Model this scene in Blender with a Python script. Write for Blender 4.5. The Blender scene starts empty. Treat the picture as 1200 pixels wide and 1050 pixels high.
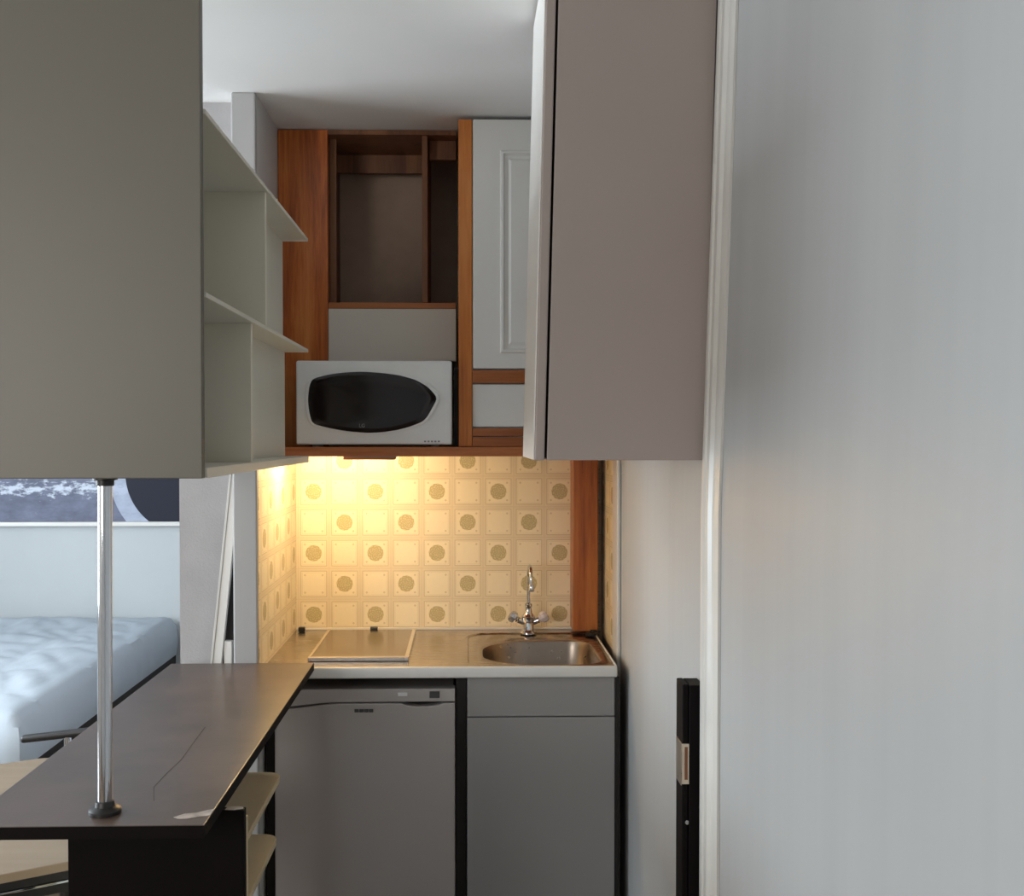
import bpy, bmesh, math, random
from mathutils import Vector, Matrix, noise
random.seed(4)
PI = math.pi
C = bpy.context.scene.collection
F = 1260.0; VX = 546.0; VY = 513.0; EYE = 1.54
def X(px, Y): return (px - VX) * Y / F
def Z(py, Y): return EYE - (py - VY) * Y / F

# ------------------------------------------------------------------ materials
class NT:
    def __init__(s, name):
        s.m = bpy.data.materials.new(name); s.m.use_nodes = True
        s.t = s.m.node_tree; s.n = s.t.nodes; s.b = s.n['Principled BSDF']
        s.b.inputs['Specular IOR Level'].default_value = 0.5
    def node(s, typ, **kw):
        n = s.n.new(typ)
        for k, v in kw.items(): setattr(n, k, v)
        return n
    def link(s, a, b): s.t.links.new(a, b)
    def val(s, sock, v):
        if hasattr(v, 'is_output') or isinstance(v, bpy.types.NodeSocket): s.link(v, sock)
        else: sock.default_value = v
    def math(s, op, a, b=0.0, c=None):
        n = s.node('ShaderNodeMath', operation=op)
        s.val(n.inputs[0], a); s.val(n.inputs[1], b)
        if c is not None: s.val(n.inputs[2], c)
        return n.outputs[0]
    def mix(s, fac, a, b):
        n = s.node('ShaderNodeMix', data_type='RGBA')
        s.val(n.inputs[0], fac); s.val(n.inputs[6], a); s.val(n.inputs[7], b)
        return n.outputs[2]
    def ramp(s, fac, stops):
        n = s.node('ShaderNodeValToRGB'); e = n.color_ramp.elements
        e[0].position, e[0].color = stops[0][0], stops[0][1]
        e[1].position, e[1].color = stops[-1][0], stops[-1][1]
        for p, c in stops[1:-1]:
            q = e.new(p); q.color = c
        s.link(fac, n.inputs[0]); return n.outputs[0]
    def coords(s, scale=(1, 1, 1), kind='Object'):
        tc = s.node('ShaderNodeTexCoord'); mp = s.node('ShaderNodeMapping')
        mp.inputs['Scale'].default_value = scale
        s.link(tc.outputs[kind], mp.inputs['Vector']); return mp.outputs[0]
    def noise(s, vec, scale, detail=4.0, rough=0.5, dist=0.0):
        n = s.node('ShaderNodeTexNoise'); s.link(vec, n.inputs['Vector'])
        n.inputs['Scale'].default_value = scale; n.inputs['Detail'].default_value = detail
        n.inputs['Roughness'].default_value = rough; n.inputs['Distortion'].default_value = dist
        return n.outputs[0]
    def bump(s, h, strength=0.2, dist=0.01):
        n = s.node('ShaderNodeBump'); n.inputs['Strength'].default_value = strength
        n.inputs['Distance'].default_value = dist; s.link(h, n.inputs['Height'])
        s.link(n.outputs[0], s.b.inputs['Normal'])
def c4(c): return (c[0], c[1], c[2], 1.0)

def paint(name, col, rough=0.6, var=0.06, bump=0.08, scale=6.0, spec=0.5, stretch=(1, 1, 1)):
    t = NT(name); v = t.coords(stretch)
    n = t.noise(v, scale, 4)
    c2 = tuple(max(0, x * (1 - var)) for x in col); c1 = tuple(min(1, x * (1 + var)) for x in col)
    t.link(t.ramp(n, [(0.3, c4(c2)), (0.7, c4(c1))]), t.b.inputs['Base Color'])
    t.b.inputs['Roughness'].default_value = rough
    t.b.inputs['Specular IOR Level'].default_value = spec
    if bump: t.bump(t.noise(v, scale * 25, 3), bump, 0.002)
    return t.m
def wood(name, dark, mid, light, rough=0.4, scale=9, axis='Z', knots=True, spec=0.4):
    t = NT(name)
    st = {'Z': (1, 1, 0.07), 'X': (0.07, 1, 1), 'Y': (1, 0.07, 1)}[axis]
    v = t.coords(st); n = t.noise(v, scale * 1.6, 6, 0.6, 0.6); f = t.noise(v, scale * 12, 3, 0.7)
    s = t.math('ADD', t.math('MULTIPLY', n, 0.75), t.math('MULTIPLY', f, 0.25))
    col = t.ramp(s, [(0.38, c4(dark)), (0.5, c4(mid)), (0.62, c4(light))])
    if knots:
        kv = t.coords({'Z': (1, 1, 0.45), 'X': (0.45, 1, 1), 'Y': (1, 0.45, 1)}[axis])
        vo = t.node('ShaderNodeTexVoronoi'); t.link(kv, vo.inputs['Vector']); vo.inputs['Scale'].default_value = 6.5
        k = t.ramp(vo.outputs['Distance'], [(0.06, (1, 1, 1, 1)), (0.13, (0, 0, 0, 1))])
        col = t.mix(t.math('MULTIPLY', k, 0.6), col, c4(tuple(x * 0.35 for x in dark)))
    t.link(col, t.b.inputs['Base Color'])
    t.b.inputs['Roughness'].default_value = rough; t.b.inputs['Specular IOR Level'].default_value = spec
    t.bump(f, 0.15, 0.001); return t.m
def metal(name, col, rough, aniso=None, bump=0.0):
    t = NT(name); t.b.inputs['Base Color'].default_value = c4(col)
    t.b.inputs['Metallic'].default_value = 1.0
    v = t.coords(aniso or (1, 1, 1)); n = t.noise(v, 60, 3)
    t.link(t.math('ADD', rough * 0.75, t.math('MULTIPLY', n, rough * 0.5)), t.b.inputs['Roughness'])
    if bump: t.bump(n, bump, 0.0008)
    return t.m
def gloss(name, col, rough=0.1, coat=0.0):
    t = NT(name); v = t.coords(); n = t.noise(v, 30, 2)
    t.link(t.mix(t.math('MULTIPLY', n, 0.15), c4(col), c4(tuple(x * 0.8 for x in col))), t.b.inputs['Base Color'])
    t.b.inputs['Roughness'].default_value = rough; t.b.inputs['Coat Weight'].default_value = coat
    return t.m
def emit(name, col, strength):
    t = NT(name); t.b.inputs['Base Color'].default_value = c4(col)
    t.b.inputs['Emission Color'].default_value = c4(col); t.b.inputs['Emission Strength'].default_value = strength
    return t.m

def tile_mat(name, axis):
    """cream squares with ornate olive medallions on every second square"""
    t = NT(name); g = t.node('ShaderNodeNewGeometry'); sp = t.node('ShaderNodeSeparateXYZ')
    t.link(g.outputs['Position'], sp.inputs[0])
    P = 0.1029
    u0, v0 = (-0.303 + 40 * P, -1.360 + 40 * P) if axis == 'X' else (0.05, -1.360 + 40 * P)
    U = t.math('ADD', t.math('DIVIDE', t.math('ADD', sp.outputs[0 if axis == 'X' else 1], 0.303 + 40 * P if axis == 'X' else 40 * P - 3.55), P), 0.5)
    V = t.math('ADD', t.math('DIVIDE', t.math('ADD', sp.outputs[2], -1.360 + 40 * P), P), 0.5)
    a = t.math('SUBTRACT', t.math('FRACT', U), 0.5); b = t.math('SUBTRACT', t.math('FRACT', V), 0.5)
    aa = t.math('ABSOLUTE', a); ab = t.math('ABSOLUTE', b); m = t.math('MAXIMUM', aa, ab)
    par = t.math('MODULO', t.math('ADD', t.math('FLOOR', U), t.math('FLOOR', V)), 2.0)
    med = t.math('LESS_THAN', par, 0.5)
    def band(v, c, w): return t.math('LESS_THAN', t.math('ABSOLUTE', t.math('SUBTRACT', v, c)), w)
    l1 = band(m, 0.415, 0.010); l2 = band(m, 0.365, 0.007); grout = t.math('GREATER_THAN', m, 0.488)
    lines = t.math('MAXIMUM', t.math('MAXIMUM', l1, t.math('MULTIPLY', l2, 0.55)), t.math('MULTIPLY', grout, 0.35))
    r = t.math('SQRT', t.math('ADD', t.math('MULTIPLY', a, a), t.math('MULTIPLY', b, b)))
    ang = t.math('ARCTAN2', b, a)
    wob = t.math('MULTIPLY', t.math('SINE', t.math('MULTIPLY', ang, 12.0)), 0.004)
    disc = t.math('LESS_THAN', t.math('ADD', r, wob), 0.262)
    petal = t.math('MULTIPLY', t.math('SINE', t.math('MULTIPLY', ang, 8.0)), t.math('SINE', t.math('MULTIPLY', r, 70.0)))
    orn = t.math('GREATER_THAN', t.math('ADD', petal, t.math('MULTIPLY', t.math('SUBTRACT', t.noise(t.coords(), 140, 2), 0.5), 3.0)), 0.3)
    da = t.math('SUBTRACT', aa, 0.285); db = t.math('SUBTRACT', ab, 0.285)
    dot = t.math('LESS_THAN', t.math('ADD', t.math('MULTIPLY', da, da), t.math('MULTIPLY', db, db)), 0.0011)
    cream = c4((0.74, 0.65, 0.47)); inner = c4((0.83, 0.75, 0.56)); ol = c4((0.47, 0.40, 0.21)); ol2 = c4((0.70, 0.61, 0.40)); ln = c4((0.50, 0.41, 0.25))
    base = t.mix(t.math('LESS_THAN', m, 0.40), cream, inner)
    no = t.noise(t.coords(), 60, 3)
    base = t.mix(t.math('MULTIPLY', no, 0.12), base, c4((0.60, 0.5, 0.35)))
    col = t.mix(t.math('MULTIPLY', lines, 0.75), base, ln)
    col = t.mix(t.math('MULTIPLY', dot, 0.6), col, ln)
    md = t.math('MULTIPLY', disc, med)
    col = t.mix(md, col, t.mix(t.math('MULTIPLY', orn, 0.5), ol, ol2))
    t.link(col, t.b.inputs['Base Color']); t.b.inputs['Roughness'].default_value = 0.38
    t.bump(t.math('SUBTRACT', 1.0, lines), 0.1, 0.001)
    return t.m

M = {}
M['wall'] = paint('white wall paint', (0.66, 0.655, 0.64), 0.55, 0.03, 0.25, 5)
M['wallfar'] = paint('bedroom wall paint', (0.47, 0.50, 0.51), 0.6, 0.02, 0.1, 5)
M['ceil'] = paint('ceiling paint', (0.84, 0.83, 0.82), 0.8, 0.02, 0.1, 3)
M['satin'] = paint('satin wall paint', (0.38, 0.385, 0.385), 0.45, 0.035, 0.0, 3, stretch=(1, 5, 0.12))
M['rough'] = paint('textured grey plaster', (0.42, 0.405, 0.41), 0.8, 0.06, 0.5, 9)
M['trim'] = paint('trim gloss paint', (0.60, 0.585, 0.55), 0.3, 0.04, 0.0, 8)
M['post'] = paint('post paint', (0.41, 0.405, 0.405), 0.4, 0.05, 0.1, 12, stretch=(1, 1, 0.1))
M['floor'] = wood('floor boards', (0.10, 0.07, 0.045), (0.17, 0.12, 0.08), (0.24, 0.17, 0.11), 0.45, 5, 'Y', False)
M['tileX'] = tile_mat('medallion tiles', 'X'); M['tileY'] = tile_mat('medallion tiles side', 'Y')
M['pine'] = wood('orange varnished pine', (0.28, 0.060, 0.010), (0.54, 0.14, 0.024), (0.70, 0.25, 0.06), 0.35, 9, 'Z')
M['pineplain'] = wood('orange pine stile', (0.42, 0.12, 0.022), (0.58, 0.18, 0.035), (0.66, 0.24, 0.06), 0.35, 12, 'Z', False)
M['pineX'] = wood('orange pine rail', (0.27, 0.080, 0.022), (0.38, 0.12, 0.035), (0.46, 0.16, 0.05), 0.35, 12, 'X', False)
M['pinepost'] = wood('red brown pine post', (0.20, 0.055, 0.015), (0.33, 0.10, 0.025), (0.42, 0.15, 0.04), 0.3, 9, 'Z', False)
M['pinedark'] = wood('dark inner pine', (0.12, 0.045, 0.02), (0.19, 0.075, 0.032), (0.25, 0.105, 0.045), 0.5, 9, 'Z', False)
M['brownboard'] = paint('brown hardboard', (0.40, 0.275, 0.20), 0.6, 0.05, 0.1, 20)
M['whitelam'] = paint('white laminate', (0.80, 0.78, 0.745), 0.4, 0.02, 0.0, 6)
M['creampanel'] = paint('off white panel', (0.66, 0.61, 0.53), 0.5, 0.02, 0.0, 6)
M['greige'] = paint('greige cabinet paint', (0.36, 0.30, 0.275), 0.45, 0.03, 0.05, 2.0)
M['khaki'] = paint('cream cabinet paint', (0.80, 0.75, 0.62), 0.45, 0.02, 0.05, 2.0)
M['taupe'] = paint('taupe cabinet front', (0.135, 0.125, 0.100), 0.45, 0.03, 0.05, 2.0)
M['shelfpaint'] = paint('cream shelf paint', (0.72, 0.70, 0.61), 0.4, 0.02, 0.0, 4)
M['yellowcream'] = paint('yellowed cream board', (0.60, 0.50, 0.32), 0.45, 0.05, 0.0, 6)
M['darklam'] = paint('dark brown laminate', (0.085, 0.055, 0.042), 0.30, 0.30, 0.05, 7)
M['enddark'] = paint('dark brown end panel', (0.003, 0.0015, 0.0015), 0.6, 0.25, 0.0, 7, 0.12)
M['scratchm'] = paint('scratch', (0.05, 0.032, 0.025), 0.5, 0.3, 0, 40)
M['black'] = gloss('black plastic', (0.012, 0.011, 0.011), 0.4)
M['void'] = paint('black parts and shaded gaps', (0.010, 0.007, 0.006), 0.7, 0.1, 0.0, 6)  # also colours the strips that stand in for shaded gaps
M['steel'] = metal('stainless steel', (0.46, 0.41, 0.37), 0.26, (0.2, 6, 1))
M['steelrim'] = metal('bright steel rim', (0.85, 0.82, 0.78), 0.22)
M['chrome'] = metal('chrome', (0.62, 0.64, 0.68), 0.08)
M['lid'] = metal('hob lid', (0.30, 0.25, 0.22), 0.17)
M['sinkm'] = metal('sink bowl steel', (0.30, 0.25, 0.21), 0.30)
M['lip'] = paint('worktop lip', (0.66, 0.65, 0.62), 0.3, 0.03, 0.0, 8)
M['fridge'] = paint('fridge grey white', (0.37, 0.34, 0.325), 0.35, 0.02, 0.0, 3)
M['cabwhite'] = paint('sink cabinet front', (0.27, 0.26, 0.255), 0.4, 0.02, 0.0, 3)
M['micro'] = paint('microwave silver white', (0.88, 0.88, 0.87), 0.35, 0.03, 0.0, 12)
M['microglass'] = gloss('microwave dark glass', (0.008, 0.004, 0.004), 0.16, 0.0)
M['greymark'] = gloss('grey print', (0.30, 0.30, 0.30), 0.5)
M['whitemark'] = gloss('pale print', (0.65, 0.65, 0.65), 0.4)
M['darkmark'] = gloss('dark print', (0.05, 0.05, 0.05), 0.4)
M['brass'] = metal('latch plate', (0.72, 0.62, 0.50), 0.3)
M['sheet'] = paint('pale blue sheet', (0.45, 0.505, 0.56), 0.85, 0.03, 0.2, 4)
M['mattside'] = paint('blue grey mattress cover', (0.48, 0.56, 0.64), 0.85, 0.12, 0.3, 6)
M['beige'] = wood('beige table top', (0.27, 0.20, 0.13), (0.30, 0.225, 0.15), (0.33, 0.25, 0.17), 0.4, 3, 'X', False)
M['glow'] = emit('lamp tube', (1.0, 0.73, 0.38), 215.0)
M['chip'] = paint('chipped core', (0.45, 0.40, 0.36), 0.8, 0.3, 0.2, 60)
M['lamphouse'] = paint('lamp housing', (0.35, 0.20, 0.13), 0.4, 0.1, 0.0, 8)
M['knob'] = gloss('clear tap knob', (0.55, 0.50, 0.55), 0.12, 0.5)

def picture_mat():
    t = NT('picture print'); g = t.node('ShaderNodeNewGeometry'); sp = t.node('ShaderNodeSeparateXYZ')
    t.link(g.outputs['Position'], sp.inputs[0]); x, z = sp.outputs[0], sp.outputs[2]
    dx = t.math('SUBTRACT', x, -1.40); dz = t.math('SUBTRACT', z, 1.36)
    r = t.math('SQRT', t.math('ADD', t.math('MULTIPLY', dx, dx), t.math('MULTIPLY', dz, dz)))
    v = t.coords((1, 1, 2.2)); n = t.noise(v, 7, 6, 0.65)
    wash = t.ramp(n, [(0.3, (0.10, 0.11, 0.16, 1)), (0.7, (0.19, 0.21, 0.29, 1))])
    n2 = t.noise(v, 16, 5, 0.7)
    band = t.math('SUBTRACT', 1.0, t.math('MULTIPLY', t.math('ABSOLUTE', t.math('SUBTRACT', z, 1.285)), 14.0))
    spot = t.ramp(t.math('ADD', n2, t.math('MULTIPLY', t.math('MAXIMUM', band, 0.0), 0.30)), [(0.68, (0, 0, 0, 1)), (0.80, (1, 1, 1, 1))])
    col = t.mix(t.math('MULTIPLY', spot, 0.9), wash, (0.62, 0.68, 0.78, 1))
    ring = t.math('MULTIPLY', t.math('LESS_THAN', r, 0.385), t.math('GREATER_THAN', r, 0.30))
    col = t.mix(t.math('MULTIPLY', ring, t.math('ADD', 0.35, t.math('MULTIPLY', n2, 0.9))), col, (0.42, 0.47, 0.58, 1))
    col = t.mix(t.math('LESS_THAN', r, 0.305), col, (0.012, 0.015, 0.028, 1))
    t.link(col, t.b.inputs['Base Color']); t.b.inputs['Roughness'].default_value = 0.6; t.b.inputs['Specular IOR Level'].default_value = 0.25
    return t.m
M['picture'] = picture_mat()

# ------------------------------------------------------------------ mesh helpers
def B(): return bmesh.new()
def box(bm, x0, x1, y0, y1, z0, z1, bev=0.0, seg=2, mat=None):
    vs = [Vector((x, y, z)) for x in (x0, x1) for y in (y0, y1) for z in (z0, z1)]
    if mat is not None: vs = [mat @ v for v in vs]
    v = [bm.verts.new(p) for p in vs]
    fs = [(0, 1, 3, 2), (4, 6, 7, 5), (0, 4, 5, 1), (2, 3, 7, 6), (0, 2, 6, 4), (1, 5, 7, 3)]
    f = [bm.faces.new([v[i] for i in q]) for q in fs]
    if bev:
        es = list({e for q in f for e in q.edges})
        bmesh.ops.bevel(bm, geom=es, offset=bev, segments=seg, affect='EDGES', profile=0.5)
    return bm
def prism(bm, pts, d0, d1, plane='XZ', bev=0.0):
    """extrude an outline: XZ outline along Y, XY along Z, YZ along X"""
    def P(a, b, d): return {'XZ': (a, d, b), 'XY': (a, b, d), 'YZ': (d, a, b)}[plane]
    lo = [bm.verts.new(P(a, b, d0)) for a, b in pts]; hi = [bm.verts.new(P(a, b, d1)) for a, b in pts]
    n = len(pts); fs = [bm.faces.new(lo), bm.faces.new(hi[::-1])]
    for i in range(n): bm.faces.new([lo[i], hi[i], hi[(i + 1) % n], lo[(i + 1) % n]])
    bmesh.ops.recalc_face_normals(bm, faces=bm.faces)
    if bev:
        es = [e for f in fs for e in f.edges]
        bmesh.ops.bevel(bm, geom=es, offset=bev, segments=2, affect='EDGES', profile=0.5)
    return bm
def tube(bm, pts, r, n=14, cap=True, radii=None):
    pts = [Vector(p) for p in pts]; rings = []
    up = None
    for i, p in enumerate(pts):
        a = pts[max(i - 1, 0)]; b = pts[min(i + 1, len(pts) - 1)]
        d = (b - a).normalized()
        if up is None: up = d.orthogonal().normalized()
        up = (up - d * up.dot(d)).normalized(); s = d.cross(up)
        rr = radii[i] if radii else r
        rings.append([bm.verts.new(p + (up * math.cos(2 * PI * k / n) + s * math.sin(2 * PI * k / n)) * rr) for k in range(n)])
    for a, b in zip(rings, rings[1:]):
        for k in range(n): bm.faces.new([a[k], a[(k + 1) % n], b[(k + 1) % n], b[k]])
    if cap: bm.faces.new(rings[0][::-1]); bm.faces.new(rings[-1])
    return bm
def lathe(bm, prof, cx, cy, n=28, mat=None):
    """prof: (radius, z) from bottom to top"""
    rings = []
    for r, z in prof:
        ring = []
        for k in range(n):
            p = Vector((cx + r * math.cos(2 * PI * k / n), cy + r * math.sin(2 * PI * k / n), z))
            if mat is not None: p = mat @ p
            ring.append(bm.verts.new(p))
        rings.append(ring)
    for a, b in zip(rings, rings[1:]):
        for k in range(n): bm.faces.new([a[k], a[(k + 1) % n], b[(k + 1) % n], b[k]])
    bm.faces.new(rings[0][::-1]); bm.faces.new(rings[-1]); return bm
def rrect(x0, x1, y0, y1, r, n=8):
    if not isinstance(r, (list, tuple)): r = [r] * 4
    pts = []
    for (cx, cy, a0, rr) in ((x1 - r[0], y1 - r[0], 0, r[0]), (x0 + r[1], y1 - r[1], 90, r[1]), (x0 + r[2], y0 + r[2], 180, r[2]), (x1 - r[3], y0 + r[3], 270, r[3])):
        for k in range(n + 1):
            a = math.radians(a0 + 90 * k / n); pts.append((cx + rr * math.cos(a), cy + rr * math.sin(a)))
    return pts
WL = {}
def obj(name, bm, mat, parent=None, smooth=False, label=None, base=None, hole_mats=None):
    me = bpy.data.meshes.new(name)
    off = Vector(base) if base is not None else (WL[parent.name] if parent else Vector((0, 0, 0)))
    bmesh.ops.translate(bm, verts=bm.verts, vec=-off)
    bmesh.ops.recalc_face_normals(bm, faces=bm.faces)
    bm.to_mesh(me); bm.free()
    me.materials.append(M[mat] if isinstance(mat, str) else mat)
    if smooth:
        for p in me.polygons: p.use_smooth = True
        try: me.set_sharp_from_angle(angle=math.radians(40))
        except Exception: pass
    o = bpy.data.objects.new(name, me); C.objects.link(o)
    if parent: o.parent = parent; WL[o.name] = WL[parent.name]
    else: o.location = off; WL[o.name] = off
    if parent and base is not None: raise ValueError
    if label: o['label'] = label
    return o
def thing(name, label, cat, loc, group=None):
    o = bpy.data.objects.new(name, None); C.objects.link(o); o.location = loc
    o.empty_display_size = 0.1; WL[o.name] = Vector(loc); o['label'] = label; o['category'] = cat
    if group: o['group'] = group
    return o
def tag(o, label, cat, group=None):
    o['label'] = label; o['category'] = cat
    if group: o['group'] = group
    return o
def struct(name, bm, mat, smooth=False, parent=None):
    o = obj(name, bm, mat, parent, smooth)
    if not parent: o['kind'] = 'structure'
    return o
def text(name, s, size, loc, mat, parent, label=None):
    cu = bpy.data.curves.new(name, 'FONT'); cu.body = s; cu.size = size; cu.extrude = 0.0004
    cu.align_x = 'CENTER'; cu.align_y = 'CENTER'
    tmp = bpy.data.objects.new(name, cu); me = bpy.data.meshes.new_from_object(tmp); bpy.data.objects.remove(tmp)
    me.materials.clear(); me.materials.append(M[mat])
    o = bpy.data.objects.new(name, me); C.objects.link(o); o.parent = parent
    o.location = Vector(loc) - WL[parent.name]; o.rotation_euler = (PI / 2, 0, 0); WL[o.name] = WL[parent.name]
    if label: o['label'] = label
    return o

H = 2.47                       # ceiling height
XN = -0.567                    # niche left wall face
XW = 0.46                      # right wall face
# ------------------------------------------------------------------ shell
struct('floor', box(B(), -3.5, 0.7, -1.6, 5.6, -0.1, 0.0), 'floor')
struct('ceiling', box(B(), -3.5, 0.7, -1.6, 5.6, H, H + 0.1), 'ceil')
struct('wall_back', box(B(), -0.62, 0.62, 3.6, 3.7, 0, H), 'tileX')
bm = box(B(), -3.5, -0.80, 5.45, 5.55, 0, H); struct('wall_far', bm, 'wallfar')
BX0, BX1, BZ0, BZ1 = -3.2, -1.6, 1.05, 2.25
bm = B(); box(bm, -3.5, BX0, -1.6, -1.5, 0, H); box(bm, BX1, 0.7, -1.6, -1.5, 0, H); box(bm, BX0, BX1, -1.6, -1.5, 0, BZ0); box(bm, BX0, BX1, -1.6, -1.5, BZ1, H)
struct('wall_behind', bm, 'wall')
bm = B()
for a in ((BX0, BX1, BZ0, BZ0 + .05), (BX0, BX1, BZ1 - .05, BZ1), (BX0, BX0 + .05, BZ0, BZ1), (BX1 - .05, BX1, BZ0, BZ1), ((BX0 + BX1) / 2 - .03, (BX0 + BX1) / 2 + .03, BZ0, BZ1)): box(bm, a[0], a[1], -1.57, -1.53, a[2], a[3], .004)
struct('fill_window', bm, 'trim')  # unseen window added behind the camera to let in frontal fill
# left wall with a window opening
WY0, WY1, WZ0, WZ1 = 1.6, 3.8, 0.80, 2.32
bm = B()
box(bm, -3.5, -3.4, -1.5, WY0, 0, H); box(bm, -3.5, -3.4, WY1, 5.45, 0, H)
box(bm, -3.5, -3.4, WY0, WY1, 0, WZ0); box(bm, -3.5, -3.4, WY0, WY1, WZ1, H)
struct('wall_left', bm, 'wall')
bm = B()
for (y0, y1, z0, z1) in ((WY0, WY1, WZ0, WZ0 + .05), (WY0, WY1, WZ1 - .05, WZ1), (WY0, WY0 + .05, WZ0, WZ1), (WY1 - .05, WY1, WZ0, WZ1), ((WY0 + WY1) / 2 - .04, (WY0 + WY1) / 2 + .04, WZ0, WZ1)):
    box(bm, -3.47, -3.42, y0, y1, z0, z1, 0.004)
struct('window_1', bm, 'trim')
# right wall; its front stretch is slightly out of plumb near the top
def leanx(y, z):
    if z <= 1.4 or y > 2.9: return 0.0
    k = min(1.0, (2.9 - y) / 0.8); return 0.030 * k * (z - 1.4)
bm = B(); ys = [3.6, 3.29, 2.9, 2.7, 2.5, 2.3, 2.1, 1.9, 1.5, 0.8, 0.0, -1.5]; zs = [0, 1.4, 1.6, 1.8, 2.0, 2.2, H]
gr = [[bm.verts.new((XW + leanx(y, z), y, z)) for z in zs] for y in ys]
for a, b in zip(gr, gr[1:]):
    for k in range(len(zs) - 1): bm.faces.new([a[k], b[k], b[k + 1], a[k + 1]])
g = bmesh.ops.extrude_face_region(bm, geom=list(bm.faces))
bmesh.ops.translate(bm, verts=[v for v in g['geom'] if isinstance(v, bmesh.types.BMVert)], vec=(0.14, 0, 0))
wr = struct('wall_right', bm, 'satin')
# tiled stretch of the right wall inside the niche, with its white corner bead
struct('wall_niche_right', box(B(), XW - 0.004, XW - 0.0002, 3.275, 3.598, 0.88, H - 0.01), 'tileY')
struct('trim_1', box(B(), XW - 0.012, XW - 0.0002, 3.17, 3.275, 0.0, H - .002, 0.004), 'trim')
# door casing on the right wall (follows the lean)
bm = B()
prof = [(1.925, 0.0), (1.925, 0.010), (1.945, 0.016), (1.952, 0.010), (1.975, 0.010), (1.985, 0.022), (2.005, 0.022), (2.012, 0.012), (2.018, 0.026), (2.034, 0.026), (2.038, 0.0)]
rings = [[bm.verts.new((XW + leanx(y, z) - d * 0.5 - 0.0003, y, z)) for (y, d) in prof] for z in zs]
for a, b in zip(rings, rings[1:]):
    for k in range(len(prof)): bm.faces.new([a[k], a[(k + 1) % len(prof)], b[(k + 1) % len(prof)], b[k]])
bm.faces.new(rings[0][::-1]); bm.faces.new(rings[-1])
struct('trim_2', bm, 'trim')
# niche left wall, stub wall, white post board
struct('wall_niche_left', box(B(), -0.62, XN - .004, 2.951, 3.6, 0, H), 'wall')
struct('wall_niche_tiles', box(B(), XN - .004, XN, 2.952, 3.599, 0.88, 1.49), 'tileY')
struct('wall_niche_plain', box(B(), XN - .004, XN, 2.952, 3.599, 1.4901, H), 'wall')
struct('wall_partition', box(B(), -0.80, -0.6205, 3.02, 5.45, 0, H), 'rough')
struct('trim_3', box(B(), X(274, 2.93), XN, 2.93, 2.95, 0, H, 0.004), 'post')

# ------------------------------------------------------------------ kitchen: worktop, sink, hob
YF, YB = 3.0, 3.598
XR = 0.426
wt = thing('kitchen_worktop', 'stainless steel kitchenette worktop with white front lip and moulded sink bowl', 'worktop', (0, 3.3, 0.87))
TOP = 0.897
sx0, sx1, sy0, sy1 = 0.035, 0.412, 3.045, 3.50
bx0, bx1, by0, by1 = 0.05, 0.392, 3.06, 3.43
# steel sheet with a hole for the bowl
N = 10
bm = B()
inner = rrect(bx0, bx1, by0, by1, [0.07, 0.15, 0.15, 0.07], N)
cx, cy = (bx0 + bx1) / 2, (by0 + by1) / 2
def outer_pt(px, py, x0, x1, y0, y1):
    dx, dy = px - cx, py - cy; t = 1e9
    if dx > 1e-9: t = min(t, (x1 - cx) / dx)
    if dx < -1e-9: t = min(t, (x0 - cx) / dx)
    if dy > 1e-9: t = min(t, (y1 - cy) / dy)
    if dy < -1e-9: t = min(t, (y0 - cy) / dy)
    return cx + dx * t, cy + dy * t
bm2 = B()
out = [outer_pt(x, y, -0.02, XR - 0.004, YF + 0.012, YB) for x, y in inner]
# snap nearest points to true corners
for corner in ((-0.02, YF + .012), (-0.02, YB), (XR - .004, YF + .012), (XR - .004, YB)):
    k = min(range(len(out)), key=lambda i: (out[i][0] - corner[0]) ** 2 + (out[i][1] - corner[1]) ** 2); out[k] = corner
def ring(pts, z): return [bm.verts.new((x, y, z)) for x, y in pts]
def shrink(pts, d, sc=1.0):
    res = []
    for x, y in pts:
        v = Vector((x - cx, y - cy)); l = v.length; v = v * ((l - d) / l); res.append((cx + v.x, cy + v.y))
    return res
emb = rrect(sx0 - .03, sx1 + .006, sy0 - .025, sy1 + .03, [0.05, 0.07, 0.05, 0.03], N)
rings = [ring(out, TOP), ring(emb, TOP), ring(shrink(emb, 0.004), TOP - 0.004), ring(shrink(inner, -0.008), TOP - 0.005), ring(inner, TOP - 0.010),
         ring(shrink(inner, 0.006), TOP - 0.03), ring(shrink(inner, 0.014), TOP - 0.11), ring(shrink(inner, 0.03), TOP - 0.128), ring(shrink(inner, 0.06), TOP - 0.134)]
n = len(inner)
for a, b in zip(rings, rings[1:]):
    for k in range(n): bm.faces.new([a[k], a[(k + 1) % n], b[(k + 1) % n], b[k]])
bm.faces.new(rings[-1])
fl = [bm.verts.new(p) for p in ((XN, YF + .012, TOP), (-0.02, YF + .012, TOP), (-0.02, YB, TOP), (XN, YB, TOP))]
bm.faces.new(fl)
sheet = obj('steel_top', bm, 'steel', wt, True)
sheet.data.materials.append(M['sinkm'])
for f in sheet.data.polygons:
    if f.center.z < TOP - .87 - .012: f.material_index = 1
sm = B(); lathe(sm, [(0.032, TOP - .1335), (0.032, TOP - .131), (0.024, TOP - .1305), (0.022, TOP - .1325), (0.006, TOP - .1325)], 0.22, 3.27)
obj('drain', sm, 'steelrim', wt, True)
box(bm := B(), XN + .001, XR, YF, YF + .014, 0.866, TOP + .001, 0.005, 3)
box(bm, XR - .006, XR, YF + .012, YB, 0.872, TOP + .0015, 0.0015)
obj('front_lip', bm, 'lip', wt, True, 'white rounded front lip')
box(bm := B(), XN + .001, XR - .001, YB - .008, YB, TOP, TOP + .008, 0.002)
obj('back_bead', bm, 'lip', wt)

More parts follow.
